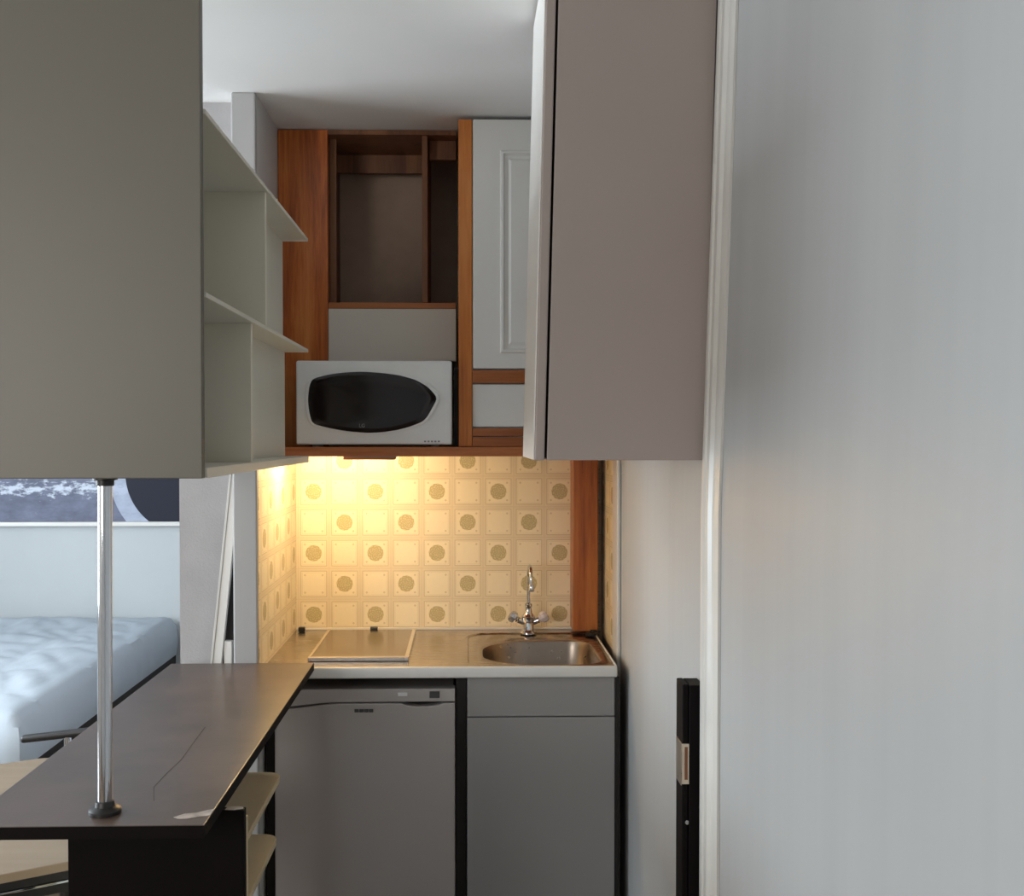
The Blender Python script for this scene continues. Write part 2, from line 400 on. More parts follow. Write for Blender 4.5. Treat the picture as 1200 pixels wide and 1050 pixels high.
hob = thing('hob', 'square electric hob under flat brown metal lid with bright rim', 'hob', (-0.31, 3.32, TOP))
hx0, hx1, hy0, hy1 = -0.455, -0.165, 3.085, 3.55
box(bm := B(), hx0 + .006, hx1 - .006, hy0 + .006, hy1 - .004, TOP + .0005, TOP + .010, .002)
obj('lid', bm, 'lid', hob)
bm = B()
for a in ((hx0, hx0 + .009, hy0, hy1), (hx1 - .012, hx1, hy0, hy1), (hx0 + .009, hx1 - .012, hy0, hy0 + .016)):
    box(bm, *a, TOP + .0005, TOP + .0125, .002)
obj('rim', bm, 'steelrim', hob)
tube(bm := B(), [(-.316, 3.552, TOP + .012), (-.292, 3.552, TOP + .012)], .007, 12)
obj('hinge', bm, 'black', hob, True)
hg = B(); box(hg, XN + .012, XN + .034, 3.555, 3.575, TOP + .0005, TOP + .016, .003)
tag(obj('rubber_stop', hg, 'black', base=(XN + .02, 3.56, TOP)), 'tiny black rubber stop in the back left corner of the steel worktop', 'stopper')

# tap
tx, ty = 0.205, 3.515
tp = thing('kitchen_faucet', 'chrome swan neck mixer tap with two knobs standing behind the sink bowl', 'faucet', (tx, ty, TOP))
lathe(bm := B(), [(0.027, TOP + .0005), (0.027, TOP + .007), (0.019, TOP + .014), (0.017, TOP + .036), (0.022, TOP + .042), (0.022, TOP + .058), (0.013, TOP + .068), (0.010, TOP + .086), (.012, TOP + .09), (.012, TOP + .098), (.007, TOP + .102)], tx, ty)
for s in (-1, 1):
    tube(bm, [(tx + s * .012, ty, TOP + .036), (tx + s * .034, ty - .004, TOP + .046)], .010, 14)
obj('body', bm, 'chrome', tp, True)
pts = [(tx, ty, TOP + .10), (tx, ty, TOP + .185)]
for k in range(1, 15):
    a = PI * k / 14; pts.append((tx + .004 * k / 14, ty - .040 * (1 - math.cos(a)), TOP + .185 + .042 * math.sin(a)))
pts.append((tx + .005, ty - .080, TOP + .170))
tube(bm := B(), pts, .0058, 14)
lathe(bm, [(.0085, TOP + .150), (.0095, TOP + .154), (.0095, TOP + .168), (.0065, TOP + .174)], tx + .005, ty - .080, 18)
obj('spout', bm, 'chrome', tp, True)
for s, mt in ((-1, 'chrome'), (1, 'knob')):
    bm = B()
    m = Matrix.Translation((tx + s * .036, ty - .004, TOP + .047)) @ Matrix.Rotation(s * math.radians(58), 4, 'Y')
    lathe(bm, [(.009, 0), (.011, .004), (.018, .010), (.0195, .020), (.016, .028), (.007, .031)], 0, 0, 8, m)
    k = obj('knob', bm, mt, tp, False)
# plug on the right rim
pg = thing('sink_plug', 'black rubber sink plug lying on the right rim of the sink', 'plug', (0.43, 3.44, TOP))
pg.location = (0.405, 3.475, TOP); WL[pg.name] = Vector(pg.location)
lathe(bm := B(), [(.017, TOP + .0008), (.019, TOP + .004), (.019, TOP + .009), (.014, TOP + .011)], .405, 3.475, 20)
obj('stopper', bm, 'black', pg, True)
tube(bm := B(), [(.405, 3.475, TOP + .011), (.405, 3.475, TOP + .017), (.418, 3.47, TOP + .0165), (.436, 3.465, TOP + .012)], .003, 8)
obj('pull', bm, 'black', pg, True)

# mini fridge
fx0, fx1, fz1 = X(322, 3.015), X(533, 3.015), Z(808, 3.015)
fr = thing('mini_fridge', 'grey-white undercounter fridge with curved grip recess under its control strip', 'fridge', ((fx0 + fx1) / 2, 3.3, 0))
box(bm := B(), fx0 + .003, fx1 - .003, 3.062, 3.56, 0.02, fz1 - .002, .004)
for sx in (fx0 + .04, fx1 - .04):
    for sy in (3.1, 3.5): lathe(bm, [(.018, 0), (.018, .02)], sx, sy, 12)
obj('body', bm, 'fridge', fr)
zs0 = Z(823, 3.015)
# control strip with an arched lower edge
pts = [(fx0, fz1), (fx0, zs0 - .012)]
for k in range(13):
    u = k / 12; x = fx0 + .02 + (.16) * u; pts.append((x, zs0 - .012 + .011 * (1 - math.cos(PI * u)) / 2))
pts += [(fx1, zs0), (fx1, fz1)]
prism(bm := B(), pts, 3.012, 3.060, 'XZ', .002)
cs = obj('control_strip', bm, 'fridge', fr)
box(bm := B(), X(503, 3.012), X(515, 3.012), 3.0095, 3.0125, Z(819, 3.012), Z(811, 3.012), .001)
obj('dial', bm, 'darkmark', cs)
box(bm := B(), X(466, 3.012), X(477, 3.012), 3.0105, 3.0125, Z(816.5, 3.012), Z(812.5, 3.012), .0005)
obj('badge', bm, 'whitemark', cs)
# door: top edge dips left, grip scoop on the right
pts = [(fx0, 0.075), (fx0, zs0 - .0175)]
for k in range(13):
    u = k / 12; pts.append((fx0 + .02 + .17 * u, zs0 - .0175 + .0135 * (1 - math.cos(PI * u)) / 2))
pts += [(X(470, 3.012), zs0 - .004)]
for k in range(1, 12):
    u = k / 12; pts.append((X(470, 3.012) + (X(520, 3.012) - X(470, 3.012)) * u, zs0 - .004 - .009 * math.sin(PI * u) ** .6))
pts += [(X(520, 3.012), zs0 - .004), (fx1, zs0 - .004), (fx1, 0.075)]
prism(bm := B(), pts, 3.008, 3.058, 'XZ', .003)
dr = obj('door', bm, 'fridge', fr)
bm = B()
for k, w in enumerate((.010, .010, .010, .010)):
    x = X(415, 3.008) + k * .0135; box(bm, x, x + w + .002, 3.0065, 3.0085, Z(835.5, 3.008), Z(831.5, 3.008), .0008)
obj('logo', bm, 'darkmark', dr)
box(bm := B(), fx0 + .006, fx1 - .006, 3.040, 3.0615, zs0 - .032, zs0 + .001)
obj('grip_recess', bm, 'void', fr)
box(bm := B(), fx0 + .01, fx1 - .01, 3.05, 3.0615, .02, .072)
obj('plinth', bm, 'void', fr)

# sink cabinet
cx0, cx1 = X(547.5, 3.015), X(721.5, 3.015)
sc_ = thing('sink_cabinet', 'grey-white sink base cabinet with one plain door, right of the fridge', 'cabinet', ((cx0 + cx1) / 2, 3.3, 0))
bm = B(); box(bm, cx0, cx0 + .012, 3.034, 3.59, 0.0, .864); box(bm, cx1 - .012, cx1, 3.034, 3.59, 0.0, .864)
box(bm, cx0 + .012, cx1 - .012, 3.58, 3.59, 0.0, .864); box(bm, cx0 + .012, cx1 - .012, 3.034, 3.58, .08, .095); box(bm, cx0 + .012, cx1 - .012, 3.06, 3.07, 0.0, .08)
obj('carcass', bm, 'void', sc_)
zsm = Z(842, 3.015)
box(bm := B(), cx0, cx1, 3.014, 3.033, zsm + .0012, .864, .002); obj('upper_panel', bm, 'cabwhite', sc_)
bm = B()
for a in ((cx0 + .004, cx0 + .007), (cx1 - .007, cx1 - .004)): obj('edge_bead', box(B(), a[0], a[1], 3.0125, 3.0145, zsm + .004, .862), 'greymark', sc_)
bm.free()
box(bm := B(), cx0, cx1, 3.011, 3.033, .085, zsm - .0012, .002); obj('door', bm, 'cabwhite', sc_)
# dark strips put in as the shade of the open gaps
tag(obj('gap_shade', box(B(), fx1 + .003, cx0 - .003, 3.028, 3.06, 0, .864), 'void', base=(0, 3.03, 0)), 'dark strip added as the shade in the gap between fridge and sink cabinet', 'board')
tag(obj('gap_shade', box(B(), XN + .004, fx0 - .003, 3.028, 3.06, 0, .864), 'void', base=(-.55, 3.03, 0)), 'dark strip added as the shade in the gap left of the fridge, by the white post', 'board')
tag(obj('gap_shade', box(B(), cx1 + .001, cx1 + .012, 3.016, 3.06, 0, .864), 'void', base=(.43, 3.03, 0)), 'thin dark strip added as the shade in the gap right of the sink cabinet, at the wall', 'board')

# wooden post at the right of the tiles
tag(obj('wooden_post', box(B(), X(672, 3.5), .432, 3.5, 3.597, TOP + .009, 1.484, .003), 'pinepost', base=(.39, 3.55, TOP)), 'red-brown wooden post standing between the tiles and the right wall', 'post')

# ------------------------------------------------------------------ upper units
YO = 3.27
oc = thing('open_cabinet', 'open doorless pine wall cabinet with empty dark compartments above the microwave', 'cabinet', (-.3, 3.45, 1.52))
xs0, xs1 = X(330, YO), X(385.5, YO); ox1 = -0.030
zc0, zc1 = Z(357, YO), H - .002
box(bm := B(), XN + .001, xs1, YO, YO + .022, 1.514, zc1, .002); obj('stile', bm, 'pine', oc, label='wide knotty orange pine board on the left')
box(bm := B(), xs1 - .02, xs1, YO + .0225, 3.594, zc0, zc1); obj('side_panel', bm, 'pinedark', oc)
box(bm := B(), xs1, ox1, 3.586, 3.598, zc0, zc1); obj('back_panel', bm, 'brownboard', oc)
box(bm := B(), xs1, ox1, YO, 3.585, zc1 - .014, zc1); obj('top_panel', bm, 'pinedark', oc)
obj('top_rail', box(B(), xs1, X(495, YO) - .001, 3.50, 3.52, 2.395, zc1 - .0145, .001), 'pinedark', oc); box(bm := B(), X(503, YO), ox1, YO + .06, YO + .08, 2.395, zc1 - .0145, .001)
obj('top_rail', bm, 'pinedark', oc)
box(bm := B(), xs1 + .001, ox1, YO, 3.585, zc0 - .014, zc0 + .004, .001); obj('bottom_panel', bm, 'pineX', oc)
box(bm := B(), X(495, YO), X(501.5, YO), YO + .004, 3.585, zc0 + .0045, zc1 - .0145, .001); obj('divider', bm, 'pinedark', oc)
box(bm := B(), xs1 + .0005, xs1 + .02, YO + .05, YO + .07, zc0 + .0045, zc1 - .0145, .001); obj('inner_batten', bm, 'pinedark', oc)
box(bm := B(), xs1 + .001, ox1, YO + .001, YO + .014, 1.772, zc0 - .0145, .001); obj('filler_panel', bm, 'creampanel', oc, label='off-white board below the open compartments')

YP = 3.12
pc = thing('panelled_cabinet', 'white raised-panel wall cabinet framed in orange pine, touching the ceiling', 'cabinet', (.2, 3.35, 1.486))
px0, px1 = X(537.5, YP), X(553.5, YP); pxr = 0.448
box(bm := B(), px0, px1, YP, 3.594, 1.5145, H - .012, .002); obj('stile', bm, 'pineplain', pc)
box(bm := B(), px1, pxr, YP + .02, 3.594, 1.5145, H - .012); obj('carcass', bm, 'whitelam', pc)
box(bm := B(), px1 + .001, pxr, YP, YP + .019, Z(449, YP), Z(434, YP), .001); obj('rail', bm, 'pineX', pc)
box(bm := B(), px1 + .001, pxr, YP + .005, YP + .019, Z(500, YP), Z(450.5, YP), .001); obj('drawer_front', bm, 'whitelam', pc)
box(bm := B(), px1 + .001, pxr, YP - .002, YP + .019, Z(511, YP), Z(502, YP), .001); obj('rail', bm, 'pineX', pc)
box(bm := B(), px1 + .001, pxr, YP - .001, YP + .019, 1.5142, Z(512, YP), .001); obj('bottom_rail', bm, 'pineX', pc)
# raised panel door
dz0, dz1 = Z(432, YP), Z(142, YP)
box(bm := B(), px1 + .002, .40, YP, YP + .019, dz0, dz1, .003); dd = obj('door', bm, 'whitelam', pc)
mx0, mx1, mz0, mz1 = X(586, YP), .32, Z(414, YP), Z(178, YP)
bm = B()
lp = []
for (o_, y_) in ((0, 0), (.003, .006), (.009, .007), (.014, .001), (.024, .001), (.032, .005), (.05, .005)):
    lp.append([bm.verts.new(p) for p in ((mx0 + o_, YP - y_, mz0 + o_), (mx1 - o_, YP - y_, mz0 + o_), (mx1 - o_, YP - y_, mz1 - o_), (mx0 + o_, YP - y_, mz1 - o_))])
for a, b in zip(lp, lp[1:]):
    for k in range(4): bm.faces.new([a[k], a[(k + 1) % 4], b[(k + 1) % 4], b[k]])
bm.faces.new(lp[-1])
obj('raised_moulding', bm, 'whitelam', dd)

# shelf board under both (one length of pine)
bm = prism(B(), [(3.085, 1.4865), (3.115, 1.4865), (3.118, 1.503), (3.598, 1.503), (3.598, 1.5135), (3.085, 1.5135)], XN + .001, XW - .006, 'YZ', .001)
tag(obj('wooden_shelf', bm, 'pineX', base=(0, 3.3, 1.4865)), 'long pine shelf board under the microwave and the pine-framed cabinet', 'shelf')

# microwave
mw = thing('microwave', 'white and silver microwave oven with a black lens-shaped door window', 'microwave', (X(439, 3.1), 3.3, 1.514))
YM = 3.10
wx0, wx1 = X(348, YM), X(529.5, YM); wz0, wz1 = Z(521.5, YM) , Z(423, YM)
wz0 = max(wz0, 1.52)
bm = B(); box(bm, wx0 + .004, wx1 - .004, YM + .024, 3.262, wz0 + .003, wz1 - .003, .006)
for sx in (wx0 + .05, wx1 - .05):
    lathe(bm, [(.012, 1.5137), (.012, wz0 + .004)], sx, YM + .06, 12); lathe(bm, [(.012, 1.5137), (.012, wz0 + .004)], sx, 3.22, 12)
obj('body', bm, 'micro', mw)
box(bm := B(), wx0, wx1, YM, YM + .0235, wz0, wz1, .006, 3); door = obj('door', bm, 'micro', mw, True)
zp = [(200, 187), (300, 160), (400, 146), (520, 140), (650, 149), (760, 164), (860, 192), (940, 238), (1000, 307), (965, 375), (930, 435), (900, 462), (820, 493), (740, 514), (640, 529), (540, 532), (420, 522), (300, 500), (200, 474), (180, 400), (172, 320), (180, 240)]
out = [(X(330 + a / 5.4545, YM), Z(410 + b / 5.4545, YM)) for a, b in zp]
for _ in range(2):
    out = [q for k in range(len(out)) for q in ((out[k][0] * .8 + out[(k + 1) % len(out)][0] * .2, out[k][1] * .8 + out[(k + 1) % len(out)][1] * .2), (out[k][0] * .2 + out[(k + 1) % len(out)][0] * .8, out[k][1] * .2 + out[(k + 1) % len(out)][1] * .8))]
bm = B()
cxm = sum(p[0] for p in out) / len(out); czm = sum(p[1] for p in out) / len(out)
def sc2(k): return [(cxm + (a - cxm) * k, czm + (b - czm) * k) for a, b in out]
rr = []
for k, d in ((1.045, .0005), (1.035, .005), (1.0, .0055), (.99, .003)):
    rr.append([bm.verts.new((a, YM - d, b)) for a, b in sc2(k)])
for a, b in zip(rr, rr[1:]):
    for k in range(len(out)): bm.faces.new([a[k], a[(k + 1) % len(out)], b[(k + 1) % len(out)], b[k]])
obj('window_surround', bm, 'micro', door, True)
bm = B(); rr = []
for k, d in ((1.0, .0035), (.97, .0065), (.85, .0085), (.6, .0105), (.3, .0115)):
    rr.append([bm.verts.new((a, YM - d, b)) for a, b in sc2(k)])
for a, b in zip(rr, rr[1:]):
    for k in range(len(out)): bm.faces.new([a[k], a[(k + 1) % len(out)], b[(k + 1) % len(out)], b[k]])
bm.faces.new(rr[-1])
obj('window', bm, 'microglass', door, True, 'black lens-shaped glass')
text('logo', 'LG', .014, (X(425, YM), YM - .0095, Z(499, YM)), 'greymark', door)
bm = B()
for k in range(5): box(bm, X(497 + k * 4, YM), X(499.5 + k * 4, YM), YM - .0004, YM + .001, Z(518.2, YM), Z(516.4, YM))
obj('print', bm, 'greymark', door)
bm = B(); box(bm, wx1 + .006, px0 - .001, YM + .04, 3.262, 1.5137, 1.745)  # black slab stands in for the shaded gap beside the microwave
tag(obj('microwave_gap_shade', bm, 'void', base=(wx1 + .01, 3.2, 1.5137)), 'dark slab added as the shade in the gap right of the microwave', 'board')

# lamp under the shelf
lm = thing('under_cabinet_lamp', 'small strip lamp glowing warm under the left end of the pine shelf', 'lamp', (-.40, 3.34, 1.486))
box(bm := B(), X(403, 3.16), X(464, 3.16), 3.14, 3.18, 1.476, 1.5025, .003); obj('housing', bm, 'lamphouse', lm)
bm = B(); box(bm, -.555, -.250, 3.225, 3.305, 1.5018, 1.5028, .0003); obj('base', bm, 'lip', lm)
tube(bm := B(), [(-.552, 3.265, 1.4942), (-.26, 3.265, 1.4942)], .0072, 16); obj('tube', bm, 'glow', lm, True)

# ------------------------------------------------------------------ right wall cabinet (slightly out of plumb, like the wall it hangs on)
rc = thing('wall_cabinet', 'large greige wall cabinet on the right wall, seen from its plain side', 'cabinet', (.3, 2.35, Z(539, 2.05)))
Y0 = 2.05; zb = Z(539.5, Y0); sk = .0245
def skew(bm):
    for v in bm.verts: v.co.x += sk * (v.co.z - zb)
    return bm
cl = X(641, Y0)
box(bm := B(), cl, XW - .004, Y0, Y0 + .018, zb, H - .004, .0015); obj('side_panel', skew(bm), 'greige', rc)
box(bm := B(), cl + .004, XW - .006, Y0 + .018, 2.40, zb, zb + .018); box(bm, cl + .004, XW - .006, 2.382, 2.40, zb + .018, H - .006)
box(bm, XW - .02, XW - .006, Y0 + .018, 2.382, zb + .018, H - .006); box(bm, cl + .004, XW - .02, Y0 + .018, 2.382, H - .03, H - .012)
obj('carcass', skew(bm), 'greige', rc)
box(bm := B(), cl - .0005, cl + .004, Y0 + .004, 2.40, zb + .004, H - .01); obj('door_gap_shade', skew(bm), 'void', rc)  # black strip paints the shade between door and side panel
box(bm := B(), cl - .024, cl - .0045, Y0 + .001, 2.42, zb - .0005, H - .012, .003); cd = obj('door', skew(bm), 'greige', rc)
box(bm := B(), cl - .0265, cl - .0242, Y0 + .004, 2.419, zb + .001, H - .013, .0005); obj('face', skew(bm), 'whitelam', cd, label='door face painted white for the light on it')  # white layer puts window light into the colour of the greige door

# ------------------------------------------------------------------ left hanging cabinet with open shelves
YL = 1.65; zl = Z(560.5, YL)
lc = thing('hanging_cabinet', 'cream cabinet hung over the bar with angled-looking open side shelves', 'cabinet', (-.7, 2.1, zl))
lc['label'] = 'large taupe-fronted cabinet hung above the bar, cream open shelves along its right side'
lx = X(239, YL)
box(bm := B(), -.818, lx, YL, YL + .018, zl, H - .002, .0015); obj('front_panel', bm, 'taupe', lc, label='large plain taupe front panel')
Z1, Z2 = 2.04, 1.76
def shelf(z, t, yf, name):
    box(bm := B(), -.80, lx + .003, YL + .0185, yf, z, z + t, .001)
    return obj(name, bm, 'shelfpaint', lc)
shelf(zl, .016, 2.74, 'bottom_shelf'); shelf(Z2 - .004, .008, 2.74, 'shelf'); shelf(Z1 - .004, .008, 2.74, 'shelf')
box(bm := B(), -.80, lx - .003, 2.19, 2.205, Z2 + .0042, Z1 - .0042); box(bm, -.80, lx - .003, 2.04, 2.055, zl + .0162, Z2 - .0042)
obj('partition', bm, 'khaki', lc)
box(bm := B(), -.476, -.462, 2.2055, 2.735, Z2 + .0042, Z1 - .0042); box(bm, -.476, -.458, 2.0555, 2.735, zl + .0162, Z2 - .0042)
obj('inner_panel', bm, 'shelfpaint', lc)
box(bm := B(), -.818, -.802, YL + .0185, 2.74, zl, Z1 + .004); obj('outer_panel', bm, 'khaki', lc)

# ------------------------------------------------------------------ bar
BZ = 0.927
bar = thing('bar_counter', 'dark brown laminate bar counter with a chipped front corner', 'counter', (-.6, 2.3, 0))
bx0_, bx1_ = -.80, -.415
bm = B(); box(bm, bx0_, bx1_, 1.70, 2.928, BZ - .020, BZ, .0015); top = obj('countertop', bm, 'darklam', bar)
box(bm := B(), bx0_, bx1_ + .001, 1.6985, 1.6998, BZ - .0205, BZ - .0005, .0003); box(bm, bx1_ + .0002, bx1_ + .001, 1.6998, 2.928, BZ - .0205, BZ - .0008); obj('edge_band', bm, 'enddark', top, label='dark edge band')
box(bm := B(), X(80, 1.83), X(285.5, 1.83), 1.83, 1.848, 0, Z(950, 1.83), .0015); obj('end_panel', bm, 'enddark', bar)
prism(bm := B(), [(-.472, 1.735), (-.458, 1.752), (-.440, 1.755), (-.425, 1.768), (-.4155, 1.772), (-.4155, 1.742), (-.430, 1.738), (-.448, 1.728), (-.462, 1.728)], BZ + .0001, BZ + .0008, 'XY'); obj('chip', bm, 'chip', top, label='pale chip in the laminate at the front right corner')
prism(bm := B(), [(-.411, 1.832), (-.395, 1.830), (-.381, 1.836), (-.383, 1.846), (-.398, 1.847), (-.410, 1.845)], Z(950, 1.83) + .0001, Z(950, 1.83) + .0008, 'XY'); obj('worn_top', bm, 'chip', bar)
su = thing('shelf_unit', 'low cream shelf unit with rounded open shelves beneath the bar', 'shelf', (-.52, 2.2, 0))
box(bm := B(), -.66, X(289, 1.86), 1.850, 1.866, 0, .885, .001); obj('side_panel', bm, 'yellowcream', su)
box(bm := B(), -.62, -.605, 1.8665, 2.64, 0, .905); obj('back_panel', bm, 'shelfpaint', su)
xr = -.45
for z, yf in ((.723, 2.625), (.589, 2.575), (.40, 2.575), (.20, 2.575)):
    pts = rrect(-.6045, xr, 1.8665, yf, [.035, .0005, .0005, .0005], 8)
    prism(bm := B(), pts, z - .016, z, 'XY', .0015); obj('shelf', bm, 'yellowcream', su)

sc_pts = [(180, 938), (180, 922), (195, 906), (212, 890), (228, 868), (240, 852)]
sp = []
for px_, py_ in sc_pts:
    y_ = F * (EYE - BZ) / (py_ - VY); sp.append((X(px_, y_), y_))
prism(bm := B(), sp + [(a + .0014, b + .0005) for a, b in sp[::-1]], BZ + .0001, BZ + .0004, 'XY'); obj('scratch', bm, 'scratchm', top)
pl = thing('chrome_pole', 'chrome tube running from the bar counter up to the hanging cabinet', 'pole', (X(122, 1.76), 1.76, BZ))
pxp = X(123.5, 1.76)
tube(bm := B(), [(pxp, 1.76, BZ + .012), (pxp + .004, 1.76, zl - .006)], .0115, 28); obj('tube', bm, 'chrome', pl, True)
lathe(bm := B(), [(.026, BZ + .0005), (.026, BZ + .006), (.022, BZ + .010), (.016, BZ + .012), (.0145, BZ + .020), (.012, BZ + .021)], pxp, 1.76); obj('base_flange', bm, 'black', pl, True, 'black flange')
lathe(bm := B(), [(.0125, zl - .016), (.0145, zl - .015), (.0145, zl - .007), (.020, zl - .006), (.020, zl - .0008)], pxp + .004, 1.76); obj('top_collar', bm, 'black', pl, True)

# things tucked between the stub wall and the white post
bm = B(); m = Matrix.Translation((-.690, 2.975, BZ - .02)) @ Matrix.Rotation(math.radians(6.1), 4, 'Y')
BOT = BZ
def leanbox(x0, x1, y0, y1, z0, z1, bev, k=.107):
    bm = box(B(), x0, x1, y0, y1, z0, z1, bev)
    for v in bm.verts: v.co.x += k * (v.co.z - z0)
    return bm
pk = thing('white_plank', 'narrow white plank leaning beside the white post behind the bar', 'plank', (-.69, 2.965, 0))
z0 = 0.0
k = .105
obj('board', leanbox(-.7905, -.768, 2.955, 2.975, 0.001, 1.62, .001, k), 'whitelam', pk)
obj('bright_edge', leanbox(-.7975, -.791, 2.953, 2.976, 0.001, 1.62, .001, k), 'trim', pk)
# keep counter end clear of the plank
tag(obj('folded_tray', prism(B(), [(-.775, 0), (-.6215, 0), (-.6215, 1.31), (-.641, 1.31)], 2.985, 3.018, 'XZ'), 'void', base=(-.65, 3.0, 0)), 'thin black board standing behind the leaning white plank', 'board')
tag(obj('white_box', box(B(), X(263, 2.96), X(272, 2.96), 2.9585, 2.982, 0, Z(751, 2.96), .002), 'whitelam', base=(-.655, 2.97, 0)), 'small white upright block between the leaning plank and the white post', 'box')

# ------------------------------------------------------------------ dark post with latch plate at the right wall
pd = thing('latch_post', 'dark brown waist-high wooden post with a metal latch plate at the right wall', 'post', (.43, 2.08, 0))
a0, a1 = X(802, 2.045), .4575
zt = Z(805, 2.045)
bm = B(); box(bm, a0, a1 - .030 + .0, 2.045, 2.105, 0, zt, .002); box(bm, a1 - .0295, a1 - .0005, 2.041, 2.105, 0, zt - .0005, .002)
obj('post', bm, 'enddark', pd)
zA, zB_ = Z(925, 2.045), Z(875, 2.045)
box(bm := B(), a0 - .0015, a0 + .0005, 2.050, 2.098, zB_ - .083 + .0, zB_, .0006); box(bm, a0 - .0012, a0 + .013, 2.0425, 2.0446, zA + .003, zB_, .0006)
lt = obj('latch_plate', bm, 'brass', pd)
box(bm := B(), a0 + .004, a0 + .010, 2.0415, 2.0424, zA + .012, zB_ - .006, .0004); obj('latch_slot', bm, 'pinedark', lt)
bm = B(); tube(bm, [(a0 + .010, 2.0432, Z(969, 2.045)), (a0 + .010, 2.0448, Z(969, 2.045))], .004, 14); obj('screw', bm, 'greymark', pd)

# ------------------------------------------------------------------ bedroom
bed = thing('bed', 'bed with pale blue wrinkled sheet on a thin black frame', 'bed', (-2.1, 4.45, 0))
ex0, ex1, ey0, ey1, ez0, ez1 = -2.75, -1.45, 3.50, 5.40, .455, .645
def mattress():
    bm = B(); nx, ny = 60, 84
    def h(x, y):
        e = min(x - ex0, ex1 - x, y - ey0, ey1 - y); r = .05
        drop = 0 if e > r else r - math.sqrt(max(0, r * r - (r - e) ** 2))
        w = noise.fractal(Vector((x * 3.2, y * 2.1, .3)), 1.0, 2.0, 4) * .016 + abs(noise.noise(Vector((x * 7 + y * 5, y * 3 - x * 2, 2.2)))) ** .7 * .020
        w += abs(noise.noise(Vector((x * 16 - y * 4, y * 9 + x * 5, 5.1)))) * .008
        return ez1 - drop * .9 + w * min(1, max(0.15, e / .12))
    g = [[bm.verts.new((ex0 + (ex1 - ex0) * i / nx, ey0 + (ey1 - ey0) * j / ny, h(ex0 + (ex1 - ex0) * i / nx, ey0 + (ey1 - ey0) * j / ny))) for j in range(ny + 1)] for i in range(nx + 1)]
    for i in range(nx):
        for j in range(ny): bm.faces.new([g[i][j], g[i + 1][j], g[i + 1][j + 1], g[i][j + 1]])
    border = [g[i][0] for i in range(nx + 1)] + [g[nx][j] for j in range(1, ny + 1)] + [g[i][ny] for i in range(nx - 1, -1, -1)] + [g[0][j] for j in range(ny - 1, 0, -1)]
    prev = border; L = 6; n = len(border)
    for l in range(1, L + 1):
        cur = []
        for v in border:
            t = l / L; z = v.co.z + (ez0 - v.co.z) * t
            o = .012 * math.sin(PI * t) + noise.noise(Vector((v.co.x * 9, v.co.y * 9, z * 6))) * .010 * math.sin(PI * min(1, t * 1.1))
            dx = (1 if v.co.x > ex1 - .001 else -1 if v.co.x < ex0 + .001 else 0); dy = (1 if v.co.y > ey1 - .001 else -1 if v.co.y < ey0 + .001 else 0)
            cur.append(bm.verts.new((v.co.x + dx * o * (.4 if dy else 1), v.co.y + dy * o * (.4 if dx else 1), z)))
        for k in range(n): bm.faces.new([prev[k], prev[(k + 1) % n], cur[(k + 1) % n], cur[k]])
        prev = cur
    bm.faces.new(prev[::-1]); return bm
obj('mattress', mattress(), 'sheet', bed, True)
box(bm := B(), ex0 + .01, ex1 - .002, ey0 + .01, ey1, .405, .4545, .003); obj('bed_frame', bm, 'void', bed)
for sx in (ex0 + .06, ex1 - .06):
    for sy in (ey0 + .08, ey1 - .08):
        tube(bm := B(), [(sx, sy, 0), (sx, sy, .4045)], .02, 12); obj('leg', bm, 'black', bed, True)

pic = thing('wall_picture', 'wide dark monochrome print with a pale-rimmed disc above the bed', 'picture', (-1.8, 5.43, 1.116))
box(bm := B(), -2.75, -.85, 5.425, 5.4485, 1.12, 1.72, .001); obj('canvas', bm, 'picture', pic)
box(bm := B(), -2.75, -.85, 5.41, 5.4485, 1.098, 1.1195, .002); obj('lower_frame', bm, 'lip', pic)

# table, rotated 30 degrees
th = math.radians(30); tc = Vector((-.68, 2.135)); ux = Vector((math.cos(th), math.sin(th))); uy = Vector((-math.sin(th), math.cos(th)))
def T(u, v): p = tc + ux * u + uy * v; return (p.x, p.y)
tb = thing('table', 'beige-topped table with dark metal rim, left of the bar counter', 'table', (*T(-.5, .37), 0))
TZ = .72; L_, W_ = 1.0, .75
def trr(x0, x1, y0, y1, r): return [T(a, b) for a, b in rrect(x0, x1, y0, y1, r, 8)]
prism(bm := B(), trr(-L_, 0, 0, W_, .05), TZ - .018, TZ, 'XY', .002); obj('tabletop', bm, 'beige', tb)
prism(bm := B(), trr(-L_ + .004, -.004, .004, W_ - .004, .05), TZ - .036, TZ - .0185, 'XY', .002); obj('rim', bm, 'black', tb)
prism(bm := B(), trr(-L_ + .002, -.002, .002, W_ - .002, .05), TZ - .041, TZ - .0365, 'XY', .001); obj('chrome_band', bm, 'chrome', tb)
prism(bm := B(), trr(-L_ + .02, -.02, .02, W_ - .02, .04), TZ - .066, TZ - .0415, 'XY', .002); obj('apron', bm, 'black', tb)
for u, v in ((-.09, .09), (-L_ + .09, .09), (-.09, W_ - .09), (-L_ + .09, W_ - .09)):
    x, y = T(u, v); tube(bm := B(), [(x, y, 0), (x, y, TZ - .0665)], .016, 16); obj('leg', bm, 'black', tb, True)

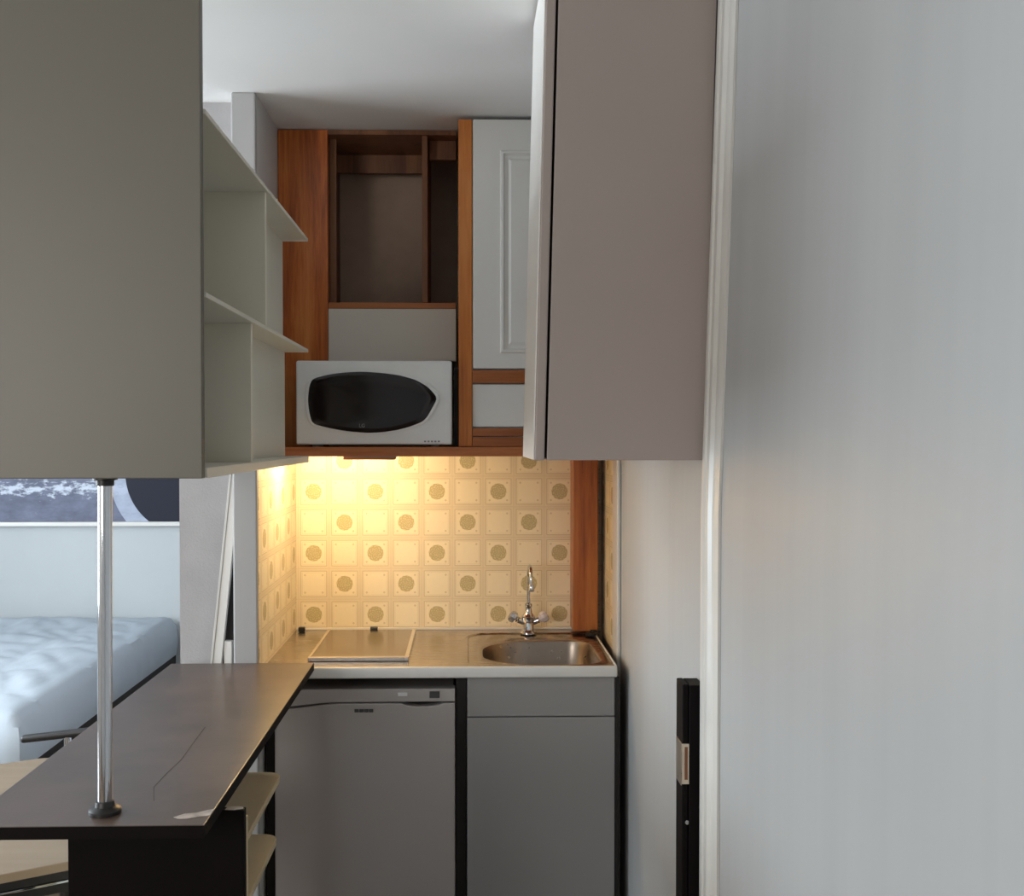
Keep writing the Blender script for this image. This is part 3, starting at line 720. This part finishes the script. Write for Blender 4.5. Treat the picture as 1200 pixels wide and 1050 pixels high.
ch = thing('chair', 'black chair with chrome frame and low open back, between table and bed', 'chair', (-1.05, 3.2, 0))
Yc = 3.0
def tubeobj(name, pts, r, mat, lab=None): obj(name, tube(B(), pts, r, 14), mat, ch, True, lab)
bm = B(); box(bm, -1.235, -.87, Yc - .012, Yc + .012, 0.692, .714, .009, 3)
for v in bm.verts: v.co.z += (v.co.x + 1.235) * .11
obj('top_rail', bm, 'black', ch, True)
for x in (X(81, Yc), -.925):
    tubeobj('upright', [(x, Yc, .0), (x, Yc, .25), (x, Yc + .004, .46), (x, Yc, .698 + (x + 1.235) * .11)], .010, 'chrome', 'chrome upright')
    tubeobj('leg', [(x, 3.36, 0), (x, 3.36, .435)], .010, 'chrome')
prism(bm := B(), rrect(X(81, Yc) - .02, -.905, Yc + .012, 3.385, .03), .436, .475, 'XY', .008); obj('seat', bm, 'black', ch, True)

# ------------------------------------------------------------------ camera
cam = bpy.data.cameras.new('camera'); co = bpy.data.objects.new('camera', cam); C.objects.link(co)
cam.sensor_width = 36; cam.sensor_fit = 'HORIZONTAL'; cam.lens = 36 * F / 1200
yaw = math.radians(1.4); pitch = math.radians(1.2)
co.location = (0, 0, EYE); co.rotation_euler = (PI / 2 - pitch, 0, -yaw)
cam.shift_x = ((600 - VX) - F * math.tan(yaw)) / 1200
cam.shift_y = -((525 - VY) - F * math.tan(pitch)) / 1200
cam.clip_start = 0.05
bpy.context.scene.camera = co

# ------------------------------------------------------------------ light
w = bpy.data.worlds.new('world'); bpy.context.scene.world = w; w.use_nodes = True
w.node_tree.nodes['Background'].inputs[0].default_value = (0.80, 0.90, 1.0, 1); w.node_tree.nodes['Background'].inputs[1].default_value = 1.0
def area(name, loc, rot, sx, sy, power, col):
    l = bpy.data.lights.new(name, 'AREA'); l.shape = 'RECTANGLE'; l.size = sx; l.size_y = sy; l.energy = power; l.color = col
    o = bpy.data.objects.new(name, l); C.objects.link(o); o.location = loc; o.rotation_euler = rot; return o
area('window_daylight', (-3.55, (WY0 + WY1) / 2, (WZ0 + WZ1) / 2), (0, -PI / 2, 0), WZ1 - WZ0, WY1 - WY0, 142, (0.82, 0.92, 1.0))
area('rear_fill_light', ((BX0 + BX1) / 2, -1.65, (BZ0 + BZ1) / 2), (PI / 2, 0, 0), BX1 - BX0, BZ1 - BZ0, 60, (1.0, 0.96, 0.90))  # added fill from behind the camera, brightens camera-facing surfaces

vs = bpy.context.scene.view_settings
vs.view_transform = 'Standard'; vs.look = 'None'; vs.gamma = 1.0; vs.use_curve_mapping = False
vs.exposure = 0.13
